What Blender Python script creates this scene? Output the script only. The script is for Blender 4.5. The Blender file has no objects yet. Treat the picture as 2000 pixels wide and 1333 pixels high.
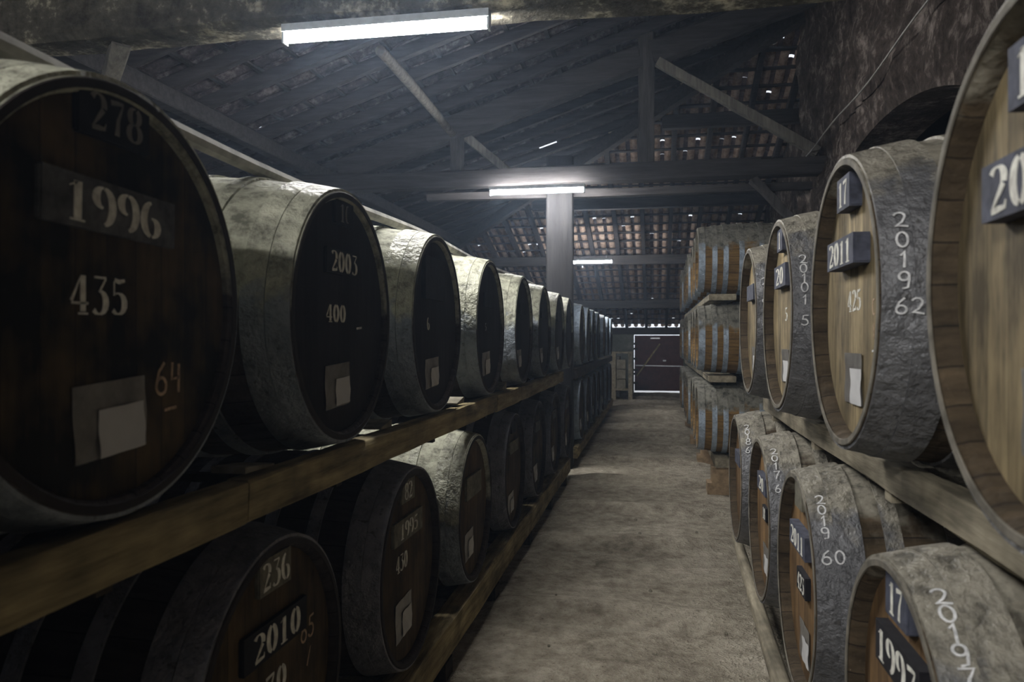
import bpy, math, random
from mathutils import Vector, noise
sc = bpy.context.scene
C = sc.collection
R = math.radians
EYE = 1.75                      # height of the lens above the earth floor

# ------------------------------------------------------------------ camera
cd = bpy.data.cameras.new('camera'); cam = bpy.data.objects.new('camera', cd); C.objects.link(cam)
cam.location = (0, 0, EYE)
cam.rotation_euler = (math.pi/2 - 0.0016, 0, 0.1823)
cd.sensor_width = 36; cd.lens = 1518/2000*36; cd.clip_start = 0.02; cd.clip_end = 300
cd.dof.use_dof = True; cd.dof.focus_distance = 5.0; cd.dof.aperture_fstop = 4.0
sc.camera = cam

# ------------------------------------------------------------------ world, light, exposure
w = bpy.data.worlds.new('overcast_sky'); sc.world = w; w.use_nodes = True
bg = w.node_tree.nodes['Background']; bg.inputs[0].default_value = (0.80, 0.87, 1.0, 1); bg.inputs[1].default_value = 1.2
TUBE = 300.0
sc.view_settings.view_transform = 'Standard'; sc.view_settings.look = 'None'
sc.view_settings.gamma = 1; sc.view_settings.exposure = 0.42; sc.view_settings.use_curve_mapping = False
HAZE = 0.004
sc.cycles.use_adaptive_sampling = True; sc.cycles.adaptive_threshold = 0.1; sc.cycles.adaptive_min_samples = 16
sc.cycles.max_bounces = 4; sc.cycles.diffuse_bounces = 3; sc.cycles.glossy_bounces = 2; sc.cycles.volume_bounces = 0
sc.cycles.caustics_reflective = False; sc.cycles.caustics_refractive = False; sc.cycles.sample_clamp_indirect = 6

# ------------------------------------------------------------------ node helper
class M:
    def __init__(s, name):
        s.m = bpy.data.materials.new(name); s.m.use_nodes = True
        s.t = s.m.node_tree; s.b = s.t.nodes['Principled BSDF']
    def n(s, t, **k):
        n = s.t.nodes.new(t)
        for a, v in k.items(): setattr(n, a, v)
        return n
    def l(s, a, b): s.t.links.new(a, b)
    def co(s): 
        if not hasattr(s, '_co'): s._co = s.n('ShaderNodeTexCoord').outputs['Object']
        return s._co
    def mapping(s, scale=(1,1,1), rnd=True):
        mp = s.n('ShaderNodeMapping'); mp.inputs['Scale'].default_value = scale; s.l(s.co(), mp.inputs['Vector'])
        if rnd:
            oi = s.n('ShaderNodeObjectInfo'); ml = s.n('ShaderNodeMath', operation='MULTIPLY'); ml.inputs[1].default_value = 37.0
            s.l(oi.outputs['Random'], ml.inputs[0]); s.l(ml.outputs[0], mp.inputs['Location'])
        return mp.outputs[0]
    def noise(s, scale, detail=4, vec=None, rough=.6):
        n = s.n('ShaderNodeTexNoise'); n.inputs['Scale'].default_value = scale; n.inputs['Detail'].default_value = detail
        n.inputs['Roughness'].default_value = rough
        s.l(vec if vec is not None else s.mapping(), n.inputs['Vector']); return n.outputs['Fac']
    def math(s, op, a, b=None, clamp=False):
        n = s.n('ShaderNodeMath', operation=op); n.use_clamp = clamp
        for i, v in enumerate((a, b)):
            if v is None: continue
            if isinstance(v, (int, float)): n.inputs[i].default_value = v
            else: s.l(v, n.inputs[i])
        return n.outputs[0]
    def ramp(s, fac, stops):
        n = s.n('ShaderNodeValToRGB'); e = n.color_ramp.elements
        while len(e) < len(stops): e.new(.5)
        for x, (p, c) in zip(e, stops):
            x.position = p; x.color = (*c, 1) if not isinstance(c, (int, float)) else (c, c, c, 1)
        s.l(fac, n.inputs[0]); return n.outputs[0]
    def mix(s, f, a, b, mode='MIX'):
        n = s.n('ShaderNodeMix', data_type='RGBA', blend_type=mode)
        for i, v in ((0, f), (6, a), (7, b)):
            if isinstance(v, (int, float)): n.inputs[i].default_value = v
            elif isinstance(v, tuple): n.inputs[i].default_value = (*v, 1)
            else: s.l(v, n.inputs[i])
        return n.outputs[2]
    def bump(s, h, strength=.5, dist=.01):
        n = s.n('ShaderNodeBump'); n.inputs['Strength'].default_value = strength; n.inputs['Distance'].default_value = dist
        s.l(h, n.inputs['Height']); s.l(n.outputs[0], s.b.inputs['Normal'])
    def done(s, col, rough=.85, metal=0, spec=.3):
        if isinstance(col, tuple): s.b.inputs['Base Color'].default_value = (*col, 1)
        else: s.l(col, s.b.inputs['Base Color'])
        if isinstance(rough, (int, float)): s.b.inputs['Roughness'].default_value = rough
        else: s.l(rough, s.b.inputs['Roughness'])
        s.b.inputs['Metallic'].default_value = metal; s.b.inputs['Specular IOR Level'].default_value = spec
        return s.m

DUST = (.34, .34, .265); DUST_D = (.17, .17, .135)
def dusted(m, col, level, soft=.08, amp=.22, dust=None, rb=.49):
    """settled dust lies on the upper part of a barrel above height 'level' (0..1 of its height)"""
    sep = m.n('ShaderNodeSeparateXYZ'); m.l(m.co(), sep.inputs[0])
    z = m.math('DIVIDE', sep.outputs[2], 2*rb)
    nz = m.noise(7, 3)
    z2 = m.math('ADD', z, m.math('MULTIPLY', m.math('SUBTRACT', nz, .5), amp*2))
    f = m.math('DIVIDE', m.math('SUBTRACT', z2, level), soft, clamp=True)
    q = dust or DUST; d = m.ramp(m.noise(13, 4, rough=.72), [(.36, tuple(c*.42 for c in q)), (.5, q), (.68, tuple(c*1.35 for c in q))])
    return m.mix(f, col, d), f

def mat_metal(name, col, level, dust=None, metal=.35):
    m = M(name)
    base = m.ramp(m.noise(9, 4, rough=.7), [(.3, tuple(c*.55 for c in col)), (.52, col), (.75, tuple(min(1, c*1.3) for c in col))])
    rust = m.ramp(m.noise(30, 2), [(.62, 0.), (.72, 1.)])
    base = m.mix(m.math('MULTIPLY', rust, .6), base, (.05, .045, .04))
    c, f = dusted(m, base, level, dust=dust)
    m.bump(m.noise(13, 4, rough=.65), 1., .03)
    mt = m.math('MULTIPLY', m.math('SUBTRACT', 1., f), metal); m.l(mt, m.b.inputs['Metallic'])
    m.l(c, m.b.inputs['Base Color']); m.b.inputs['Roughness'].default_value = .55; m.b.inputs['Specular IOR Level'].default_value = .4
    return m.m

def mat_staves(name, col, level, dust=None, n=30):
    m = M(name)
    sep = m.n('ShaderNodeSeparateXYZ'); m.l(m.co(), sep.inputs[0])
    a = m.math('ARCTAN2', m.math('SUBTRACT', sep.outputs[2], .49), sep.outputs[1])
    s = m.math('MULTIPLY', a, n/(2*math.pi))
    wn = m.n('ShaderNodeTexWhiteNoise', noise_dimensions='1D'); m.l(m.math('FLOOR', s), wn.inputs['W'])
    fr = m.math('ABSOLUTE', m.math('SUBTRACT', m.math('FRACT', s), .5))
    groove = m.math('GREATER_THAN', fr, .475)
    grain = m.noise(6, 3, m.mapping((.6, 5, 5)))
    c = m.ramp(grain, [(.3, tuple(x*.5 for x in col)), (.6, col), (.8, tuple(x*1.4 for x in col))])
    k = m.math('ADD', m.math('MULTIPLY', wn.outputs[0], .3), .8)
    c = m.mix(1., c, k, 'MULTIPLY')
    c = m.mix(m.math('MULTIPLY', groove, .8), c, (.01, .008, .006))
    c, f = dusted(m, c, level, dust=dust)
    m.bump(m.math('ADD', m.math('MULTIPLY', groove, -.6), m.math('MULTIPLY', m.noise(18, 3), .8)), .7, .02)
    return m.done(c, .85)

def mat_head(name, a, b, streak=.5, rough=.8, low=.35, high=.68):
    """barrel head of upright boards"""
    m = M(name)
    sep = m.n('ShaderNodeSeparateXYZ'); m.l(m.co(), sep.inputs[0])
    oi = m.n('ShaderNodeObjectInfo')
    s = m.math('ADD', m.math('DIVIDE', sep.outputs[1], .085), m.math('MULTIPLY', oi.outputs['Random'], 5.))
    wn = m.n('ShaderNodeTexWhiteNoise', noise_dimensions='1D'); m.l(m.math('FLOOR', s), wn.inputs['W'])
    gr = m.math('GREATER_THAN', m.math('ABSOLUTE', m.math('SUBTRACT', m.math('FRACT', s), .5)), .48)
    g = m.noise(5, 4, m.mapping((1, 5, .7)), .65)
    bl = m.noise(4.5, 3)
    fac = m.math('ADD', m.math('MULTIPLY', g, streak), m.math('MULTIPLY', bl, 1-streak))
    c = m.ramp(fac, [(low, a), (high, b)])
    c = m.mix(1., c, m.math('ADD', m.math('MULTIPLY', wn.outputs[0], .45), .78), 'MULTIPLY')
    c = m.mix(m.math('MULTIPLY', gr, .55), c, tuple(x*.3 for x in a))
    m.bump(m.math('ADD', m.math('MULTIPLY', gr, -.5), m.math('MULTIPLY', g, .6)), .5, .006)
    return m.done(c, rough)

def mat_timber(name, a, b, axis=1, rough=.85, spots=True):
    m = M(name)
    scl = [9, 9, 9]; scl[axis] = .8
    g = m.noise(2.2, 4, m.mapping(tuple(scl)), .7)
    c = m.ramp(g, [(.32, a), (.68, b)])
    if spots:
        k = m.ramp(m.noise(3.5, 3), [(.3, .45), (.55, 1.)])
        c = m.mix(1., c, k, 'MULTIPLY')
    m.bump(g, .5, .01)
    return m.done(c, rough)

def mat_plain(name, col, rough=.8, var=.3, scale=12, metal=0, bump=.3):
    m = M(name)
    n = m.noise(scale, 3)
    c = m.ramp(n, [(.3, tuple(x*(1-var) for x in col)), (.7, tuple(min(1, x*(1+var)) for x in col))])
    if bump: m.bump(n, bump, .01)
    return m.done(c, rough, metal)

def mat_stone(name, dark, mid, light, scale=2.5, bump=1., dist=.05):
    m = M(name)
    a = m.noise(scale, 4, m.mapping((1, 1, 1), False), .65)
    b = m.noise(scale*5, 4, m.mapping((1, 1, 1), False), .7)
    f = m.math('ADD', m.math('MULTIPLY', a, .6), m.math('MULTIPLY', b, .4))
    c = m.ramp(f, [(.36, dark), (.52, mid), (.66, light)])
    m.bump(f, bump, dist)
    return m.done(c, .95, 0, .1)

def mat_emit(name, col, strength):
    m = M(name)
    m.b.inputs['Base Color'].default_value = (.8, .8, .8, 1)
    m.b.inputs['Emission Color'].default_value = (*col, 1); m.b.inputs['Emission Strength'].default_value = strength
    return m.m

MT = dict(
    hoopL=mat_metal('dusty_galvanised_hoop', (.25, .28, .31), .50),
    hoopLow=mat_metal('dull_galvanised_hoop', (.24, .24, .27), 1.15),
    hoopR=mat_metal('grey_galvanised_hoop', (.185, .187, .195), .76, dust=(.29, .27, .22)),
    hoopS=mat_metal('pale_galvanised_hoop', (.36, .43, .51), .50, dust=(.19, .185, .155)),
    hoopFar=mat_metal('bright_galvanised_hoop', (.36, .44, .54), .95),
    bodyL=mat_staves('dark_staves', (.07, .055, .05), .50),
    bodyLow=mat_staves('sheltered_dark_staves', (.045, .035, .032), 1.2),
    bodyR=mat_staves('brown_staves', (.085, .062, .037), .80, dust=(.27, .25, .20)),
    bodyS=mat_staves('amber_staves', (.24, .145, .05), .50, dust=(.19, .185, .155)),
    headBlack=mat_head('black_painted_head', (.006, .005, .007), (.022, .018, .02)),
    headDark=mat_head('dark_mottled_head', (.008, .007, .004), (.14, .092, .035), .25, low=.44, high=.74),
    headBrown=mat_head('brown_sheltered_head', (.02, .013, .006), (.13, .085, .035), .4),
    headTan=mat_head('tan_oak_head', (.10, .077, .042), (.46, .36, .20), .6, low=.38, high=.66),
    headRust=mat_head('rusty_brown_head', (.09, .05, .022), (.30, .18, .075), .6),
    chimeL=mat_plain('dark_chime_wood', (.025, .02, .018)),
    chimeR=mat_plain('weathered_chime_wood', (.17, .155, .125), var=.5),
    postDark=mat_timber('old_dark_post', (.009, .009, .010), (.024, .023, .024), 2, spots=False),
    plate=mat_plain('black_number_board', (.012, .012, .016), var=.4),
    plateGrey=mat_plain('worn_grey_number_board', (.10, .10, .10), var=.5, scale=20),
    plateBlue=mat_plain('blue_grey_number_board', (.075, .082, .115), var=.45, scale=20),
    platePale=mat_plain('pale_number_board', (.17, .16, .12), var=.4, scale=25),
    white=mat_plain('white_stencil_paint', (.80, .78, .70), var=.3, scale=40, bump=0),
    chalk=mat_plain('white_chalk', (.78, .79, .80), var=.35, scale=60, bump=0),
    chalkO=mat_plain('orange_chalk', (.50, .36, .24), var=.4, scale=60, bump=0),
    sleeve=mat_plain('clear_document_sleeve', (.20, .19, .175), .3, .3, 14),
    paper=mat_plain('white_paper', (.62, .62, .62), .7, .06, 10, bump=.1),
    rail=mat_timber('aged_pine_rail', (.14, .11, .055), (.50, .41, .22)),
    railDark=mat_timber('dark_old_rail', (.02, .017, .013), (.07, .055, .04)),
    railGrey=mat_timber('dusty_grey_rail', (.17, .15, .105), (.42, .37, .27)),
    beam=mat_timber('dark_roof_timber_lengthwise', (.022, .020, .021), (.060, .056, .056), 0, spots=False),
    beamV=mat_timber('dark_roof_timber_upright', (.03, .028, .028), (.085, .08, .078), 2, spots=False),
    rafter=mat_timber('sooty_rafter', (.018, .016, .018), (.055, .05, .052), 0, spots=False),
    brace=mat_timber('pale_brace_pole', (.08, .075, .065), (.20, .19, .165), 2, spots=False),
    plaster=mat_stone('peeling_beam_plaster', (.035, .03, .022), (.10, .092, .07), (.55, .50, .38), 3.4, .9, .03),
    tile=mat_stone('soot_and_shade_terracotta', (.035, .028, .032), (.10, .083, .088), (.30, .26, .26), 3.5, .6, .015),  # sooty left slope; also the painted shade of the far cover tiles
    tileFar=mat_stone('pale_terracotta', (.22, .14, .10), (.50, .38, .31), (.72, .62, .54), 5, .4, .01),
    stone=mat_stone('old_stone_wall', (.022, .017, .014), (.080, .064, .056), (.32, .275, .25)),
    wallfar=mat_stone('grey_green_plaster', (.10, .11, .095), (.16, .17, .15), (.24, .25, .22), 1.5, .5, .02),
    darkWall=mat_plain('dark_wall', (.03, .027, .025), var=.5, scale=3),  # plain dark tone for side room, left and back walls
    door=mat_plain('oxblood_door', (.075, .026, .026), .6, .3, 6),
    steel=mat_plain('bare_steel', (.45, .47, .52), .35, .2, 10, metal=.8),
    housing=mat_plain('white_enamel_housing', (.55, .60, .65), .5, .15, 18),
    cable=mat_plain('grey_cable', (.30, .29, .27), .6),
    block=mat_stone('grey_stone_block', (.12, .11, .09), (.24, .22, .17), (.34, .32, .26), 5, .5, .01),
    brick=mat_plain('dusty_brick', (.28, .20, .12), var=.4),
    lightwood=mat_plain('pale_new_wood', (.52, .36, .19), var=.25, scale=8),
    dustwood=mat_plain('dust_white_batten', (.42, .41, .38), var=.45, scale=8),
    outside=mat_plain('pale_gravel_yard', (.55, .53, .50), var=.15),
    tube=mat_emit('lit_tube', (1.0, .985, .965), TUBE),
)
def floor_mat():
    m = M('dusty_earth_floor')
    v = m.mapping((1, 1, 1), False)
    a = m.noise(1.3, 3, v); b = m.noise(9, 5, v, .7); c3 = m.noise(45, 2, v)
    f = m.math('ADD', m.math('MULTIPLY', a, .45), m.math('MULTIPLY', b, .55))
    c = m.ramp(f, [(.36, (.17, .148, .115)), (.5, (.34, .305, .24)), (.64, (.52, .475, .39))])
    sp = m.ramp(c3, [(.66, 0.), (.72, 1.)]); c = m.mix(m.math('MULTIPLY', sp, .6), c, (.05, .04, .03))
    m.bump(m.math('ADD', m.math('MULTIPLY', b, .8), m.math('MULTIPLY', c3, .3)), 1., .07)
    return m.done(c, .95, 0, .1)
MT['floor'] = floor_mat()

# ------------------------------------------------------------------ mesh helpers
class MB:
    def __init__(s): s.v = []; s.f = []
    def add(s, v, f):
        o = len(s.v); s.v += [tuple(p) for p in v]; s.f += [tuple(i+o for i in q) for q in f]
    def box(s, c, d, rot=None):
        hx, hy, hz = d[0]/2, d[1]/2, d[2]/2
        P = [Vector((x*hx, y*hy, z*hz)) for x in (-1, 1) for y in (-1, 1) for z in (-1, 1)]
        if rot is not None: P = [rot @ p for p in P]
        c = Vector(c)
        s.add([p+c for p in P], [(0,1,3,2), (4,6,7,5), (0,4,5,1), (2,3,7,6), (0,2,6,4), (1,5,7,3)])
    def beam(s, a, b, w, h, up=(0, 0, 1), seg=1, wob=0, seed=0):
        """squared timber from a to b; w across, h along up; seg/wob roughen it"""
        a, b = Vector(a), Vector(b); d = (b-a).normalized(); side = d.cross(Vector(up)).normalized(); u = side.cross(d).normalized()
        rr = random.Random(seed); rings = []
        for i in range(seg+1):
            p = a.lerp(b, i/seg); jw = [rr.uniform(-wob, wob) for _ in range(8)]
            ww, hh = w/2, h/2; e = min(ww, hh)*.18
            pts = [(-ww, -hh+e), (-ww+e, -hh), (ww-e, -hh), (ww, -hh+e), (ww, hh-e), (ww-e, hh), (-ww+e, hh), (-ww, hh-e)]
            rings.append([p+side*(x+jw[k])+u*(y+jw[(k+3) % 8]) for k, (x, y) in enumerate(pts)])
        v = [p for r in rings for p in r]; f = []
        for i in range(seg):
            for k in range(8):
                q = (k+1) % 8; f.append((i*8+k, i*8+q, i*8+8+q, i*8+8+k))
        f.append(tuple(reversed(range(8)))); f.append(tuple(seg*8+k for k in range(8)))
        s.add(v, f)
    def tube(s, pts, r, n=10, cap=True):
        pts = [Vector(p) for p in pts]; rings = []
        for i, p in enumerate(pts):
            d = (pts[min(i+1, len(pts)-1)]-pts[max(i-1, 0)]).normalized()
            a = d.cross(Vector((0, 0, 1)) if abs(d.z) < .9 else Vector((1, 0, 0))).normalized(); b = d.cross(a)
            rr = r[i] if isinstance(r, (list, tuple)) else r
            rings.append([p+a*rr*math.cos(t)+b*rr*math.sin(t) for t in (2*math.pi*k/n for k in range(n))])
        v = [p for q in rings for p in q]; f = []
        for i in range(len(pts)-1):
            for k in range(n):
                q = (k+1) % n; f.append((i*n+k, i*n+q, i*n+n+q, i*n+n+k))
        if cap: f.append(tuple(reversed(range(n)))); f.append(tuple((len(pts)-1)*n+k for k in range(n)))
        s.add(v, f)
    def lathe(s, prof, n=64, cz=0., closed=False):
        """profile of (x, r) turned about the x axis at height cz"""
        v = []; f = []; m = len(prof)
        for x, r in prof:
            v += [(x, r*math.cos(2*math.pi*k/n), cz+r*math.sin(2*math.pi*k/n)) for k in range(n)]
        for i in range(m if closed else m-1):
            j = (i+1) % m
            for k in range(n):
                q = (k+1) % n; f.append((i*n+k, i*n+q, j*n+q, j*n+k))
        if not closed:
            f.append(tuple(range(n))); f.append(tuple(reversed([(m-1)*n+k for k in range(n)])))
        s.add(v, f)
    def mesh(s, name, mat, smooth=True, fix=True):
        me = bpy.data.meshes.new(name); me.from_pydata(s.v, [], s.f); me.materials.append(mat)
        if fix:
            import bmesh
            bm = bmesh.new(); bm.from_mesh(me); bmesh.ops.recalc_face_normals(bm, faces=bm.faces); bm.to_mesh(me); bm.free()
        if smooth:
            me.polygons.foreach_set('use_smooth', [True]*len(me.polygons))
            me.set_sharp_from_angle(angle=R(38))
        return me

def link(name, me, parent=None):
    o = bpy.data.objects.new(name, me); C.objects.link(o)
    if parent is not None: o.parent = parent
    return o
def obj(name, mb, mat, parent=None, smooth=True): return link(name, mb.mesh(name, MT[mat] if isinstance(mat, str) else mat, smooth), parent)
def tag(o, label, cat, group=None):
    o['label'] = label; o['category'] = cat
    if group: o['group'] = group
    return o
def thing(name, label, cat, loc=(0, 0, 0), rz=0., group=None):
    o = bpy.data.objects.new(name, None); C.objects.link(o); o.empty_display_size = .1
    o.location = loc; o.rotation_euler = (0, 0, rz); return tag(o, label, cat, group)
def struct(name, mb, mat, parent=None, smooth=False):
    o = obj(name, mb, mat, parent, smooth); o['kind'] = 'structure'; return o

# ------------------------------------------------------------------ numerals (u right, v up, in a unit-high cell)
def arc(cx, cy, rx, ry, a0, a1, n=10): return [(cx+rx*math.cos(R(a0+(a1-a0)*i/n)), cy+ry*math.sin(R(a0+(a1-a0)*i/n))) for i in range(n+1)]
def fat(pts, cx, t=.17, thin=.035):      # strokes swell where they run upright, as in cut stencils
    out = []
    for i, p in enumerate(pts):
        a = pts[max(i-1, 0)]; b = pts[min(i+1, len(pts)-1)]; dx, dy = b[0]-a[0], b[1]-a[1]; L = math.hypot(dx, dy) or 1
        out.append((p[0], p[1], thin+t*(abs(dy)/L)**1.5))
    return out
ST = {
 '0': [fat(arc(.3, .5, .2, .45, 100, 260), 0), fat(arc(.3, .5, .2, .45, 80, -80), 0)],
 '1': [[(.3, .06, .19), (.3, .94, .19)], [(.12, .03, .05), (.48, .03, .05)], [(.3, .93, .05), (.1, .8, .03)]],
 '2': [fat(arc(.28, .7, .22, .25, 150, -20), 0), [(.47, .58, .16), (.3, .36, .12), (.1, .1, .04)], [(.08, .07, .12), (.3, .09, .14), (.52, .1, .10), (.55, .24, .03)]],
 '3': [[(.1, .94, .06), (.5, .94, .06)], [(.5, .92, .05), (.28, .6, .05)], fat(arc(.26, .32, .24, .29, 90, -140), 0)],
 '4': [[(.4, .08, .17), (.4, .95, .17)], [(.34, .95, .03), (.03, .33, .09)], [(.03, .28, .06), (.57, .28, .06)], [(.25, .03, .05), (.56, .03, .05)]],
 '5': [[(.14, .92, .10), (.3, .88, .12), (.5, .93, .08)], [(.12, .88, .04), (.12, .52, .04)], fat(arc(.26, .32, .24, .27, 110, -140), 0)],
 '6': [fat(arc(.32, .5, .24, .45, 95, 262), 0), fat(arc(.32, .29, .2, .25, 90, -85), 0)],
 '7': [[(.07, .86, .14), (.3, .9, .12), (.54, .92, .08)], [(.52, .88, .05), (.34, .45, .12), (.3, .04, .18)]],
 '8': [fat(arc(.3, .73, .19, .22, 80, 280), 0), fat(arc(.3, .73, .19, .22, 60, -80), 0), fat(arc(.3, .28, .22, .24, 80, 280), 0), fat(arc(.3, .28, .22, .24, 60, -80), 0)],
 '9': [fat(arc(.28, .5, .24, .45, 85, -82), 0), fat(arc(.28, .71, .2, .25, 265, 92), 0)],
 'C': [fat(arc(.32, .5, .24, .45, 70, 290), 0)],
}
def uni(pts, w=.10): return [(x, y, w) for x, y in pts]
CH = {
 '0': [uni(arc(.3, .5, .22, .42, 60, 430, 16))],
 '1': [uni([(.18, .7), (.34, .95), (.33, .5), (.3, .05)])],
 '2': [uni(arc(.28, .7, .22, .24, 160, -30)+[(.36, .35), (.1, .1), (.3, .12), (.6, .04)])],
 '3': [uni(arc(.26, .72, .2, .22, 140, -80)+arc(.26, .28, .24, .24, 80, -150))],
 '4': [uni([(.14, .95), (.1, .45), (.5, .5)]), uni([(.44, .9), (.42, .05)])],
 '5': [uni([(.52, .92), (.18, .9), (.14, .56)]+arc(.26, .32, .24, .26, 90, -150))],
 '6': [uni([(.44, .95), (.2, .7)]+arc(.3, .28, .22, .24, 170, 500, 14))],
 '7': [uni([(.08, .88), (.54, .9), (.34, .5), (.22, .04)])],
 '8': [uni(arc(.3, .73, .18, .21, -90, 270, 14)), uni(arc(.3, .27, .22, .24, 90, 450, 14))],
 '9': [uni(arc(.28, .7, .2, .23, 10, 370, 14)+[(.48, .5), (.42, .1), (.2, .05)])],
 'C': [uni(arc(.34, .5, .26, .42, 60, 300))],
 '/': [uni([(.5, .95), (.1, .05)])], '-': [uni([(.02, .5), (.6, .55)])], '.': [uni([(.26, .3), (.32, .5)])], ' ': [],
}
def glyph_mb(text, font, h, put, asp=.62, thick=.0015, gap=.12):
    """numerals as thin raised paint; put(u, v, w) -> position, w = height off the surface"""
    mb = MB(); wd = h*asp; adv = wd*(1+gap); u0 = -adv*len(text)/2+adv*.06
    for i, ch in enumerate(text):
        for st in font.get(ch, []):
            L = []
            for k, (x, y, t) in enumerate(st):
                a = st[max(k-1, 0)]; b = st[min(k+1, len(st)-1)]
                dx, dy = (b[0]-a[0]), (b[1]-a[1]); q = math.hypot(dx, dy) or 1
                nx, ny = -dy/q*t/2, dx/q*t/2
                L.append(((x+nx, y+ny), (x-nx, y-ny)))
            v = []
            for (l, r) in L:
                for w_ in (.0004, thick):
                    for p in (l, r): v.append(put(u0+i*adv+p[0]/.6*wd, (p[1]-.5)*h, w_))
            f = []
            for k in range(len(L)-1):
                a, b = k*4, k*4+4
                f += [(a+2, a+3, b+3, b+2), (a, b, b+1, a+1), (a, a+2, b+2, b), (a+1, b+1, b+3, a+3)]
            e = (len(L)-1)*4; f += [(0, 1, 3, 2), (e, e+2, e+3, e+1)]
            mb.add(v, f)
    return mb

# ------------------------------------------------------------------ barrels
RB_, RH_, LEN = .49, .425, 1.16
def prof_r(x, rb, rh, L): t = (2*(-x)/L-1); return rb-(rb-rh)*t*t
_mc = {}
def cask_meshes(kind, recess, rb, rh, L, body, hoop, head, chime, seg):
    key = (kind, recess, rb, rh, L, body, hoop, head, chime, seg)
    if key in _mc: return _mc[key]
    th = .028; pr = lambda x: prof_r(x, rb, rh, L)-.003
    xs = [-L*i/24 for i in range(25)]
    out = [(x, pr(x)) for x in xs]
    prof = [(-recess-.02, rh-th-.006), (-recess*.5, rh-th-.002), (-.004, rh-th+.006), (0, rh-.014), (-.0, rh-.004)]+out[1:-1]
    prof += [(-L, rh-.004), (-L, rh-th+.006), (-L+recess+.02, rh-th-.004)]
    mb = MB(); mb.lathe(prof, seg, rb, closed=False); mb.f = mb.f[:-2]
    res = {'body': mb.mesh('staves', MT[body])}
    m = MB(); m.lathe([(-recess-.025, 0.02), (-recess-.025, rh-th), (-recess-.004, rh-th), (-recess, rh-th-.01), (-recess, .02)], seg, rb)
    res['head'] = m.mesh('head', MT[head])
    m = MB(); m.lathe([(-L+recess+.025, 0.02), (-L+recess+.025, rh-th), (-L+recess, rh-th-.01), (-L+recess, .02)], max(24, seg//2), rb)
    res['back'] = m.mesh('rear_head', MT[head])
    m = MB()    # the end grain of the staves, a ring round the head
    m.lathe([(-.0005, rh-th+.004), (.0025, rh-th+.006), (.0025, rh-.007), (-.0005, rh-.004)], seg, rb, closed=True)
    res['chime'] = m.mesh('chime_ring', MT[chime])
    res['hoops'] = []
    spec = {'L': [(.004, .072, .005), (.074, .145, .0055), (.26, .31, .005), (.44, .49, .005)],
            'R': [(.004, .085, .005), (.075, .16, .009), (.23, .285, .005), (.42, .47, .005)],
            'S': [(.004, .075, .006), (.15, .205, .006), (.27, .325, .006), (.44, .495, .006)]}[kind]
    for (a, b, t) in spec+[(L-b, L-a, t) for a, b, t in spec]:
        m = MB(); n = 4; xx = [-(a+(b-a)*i/n) for i in range(n+1)]
        o = [(x, prof_r(x, rb, rh, L)+t) for x in xx]; i_ = [(x, prof_r(x, rb, rh, L)-.004) for x in reversed(xx)]
        m.lathe(o+i_, seg, rb, closed=True)
        # the overlap where the band is riveted to itself
        ang = 1.9; 
        res['hoops'].append(m.mesh('hoop', MT[hoop]))
    _mc[key] = res
    return res

def cask(label, x, y, hc, side, kind, group, body, hoop, head, chime, recess=.02, rb=RB_, rh=RH_, L=LEN, seg=72, roll=0.):
    """side 'L': head looks along +x, side 'R': head looks along -x.  hc = height of its axis above the eye"""
    ms = cask_meshes(kind, recess, rb, rh, L, body, hoop, head, chime, seg)
    t = thing('oak_barrel', label, 'barrel', (x, y, EYE+hc-rb), 0 if side == 'L' else math.pi, group)
    link('staves', ms['body'], t); link('head', ms['head'], t); link('rear_head', ms['back'], t); link('chime_ring', ms['chime'], t)
    for h in ms['hoops']: link('hoop', h, t)
    t['rb'] = rb; t['recess'] = recess
    return t

def on_head(t, off=0.): 
    rb = t['rb']; rc = t['recess']
    return lambda u, v, w, cu=0, cv=0: (-rc+off+w, cu+u, rb+cv+v)
def stencil(t, text, u, v, h, mat='white', font=None, parent=None, off=0., name='painted_number', asp=.62, tilt=0.):
    p = on_head(t, off); c_, s_ = math.cos(R(tilt)), math.sin(R(tilt))
    mb = glyph_mb(text, font or ST, h, lambda a, b, w_: p(a*c_-b*s_, a*s_+b*c_, w_, u, v), asp)
    return obj(name, mb, mat, parent or t, smooth=False)
def board(t, text, u, v, w, h, mat='plate', th=.03, dh=.7, tilt=0., asp=.62, ink='white'):
    from mathutils import Matrix
    rb, rc = t['rb'], t['recess']; mb = MB(); rot = Matrix.Rotation(R(tilt), 3, 'X')
    e = .004
    mb.box((-rc+th/2, u, rb+v), (th, w-2*e, h), rot); mb.box((-rc+(th-e)/2, u, rb+v), (th-e, w, h-2*e), rot)
    o = obj('number_board', mb, mat, t, smooth=False)
    if text: stencil(t, text, u, v, h*dh, ink, ST, o, th, 'painted_number', asp, tilt)
    return o
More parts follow.
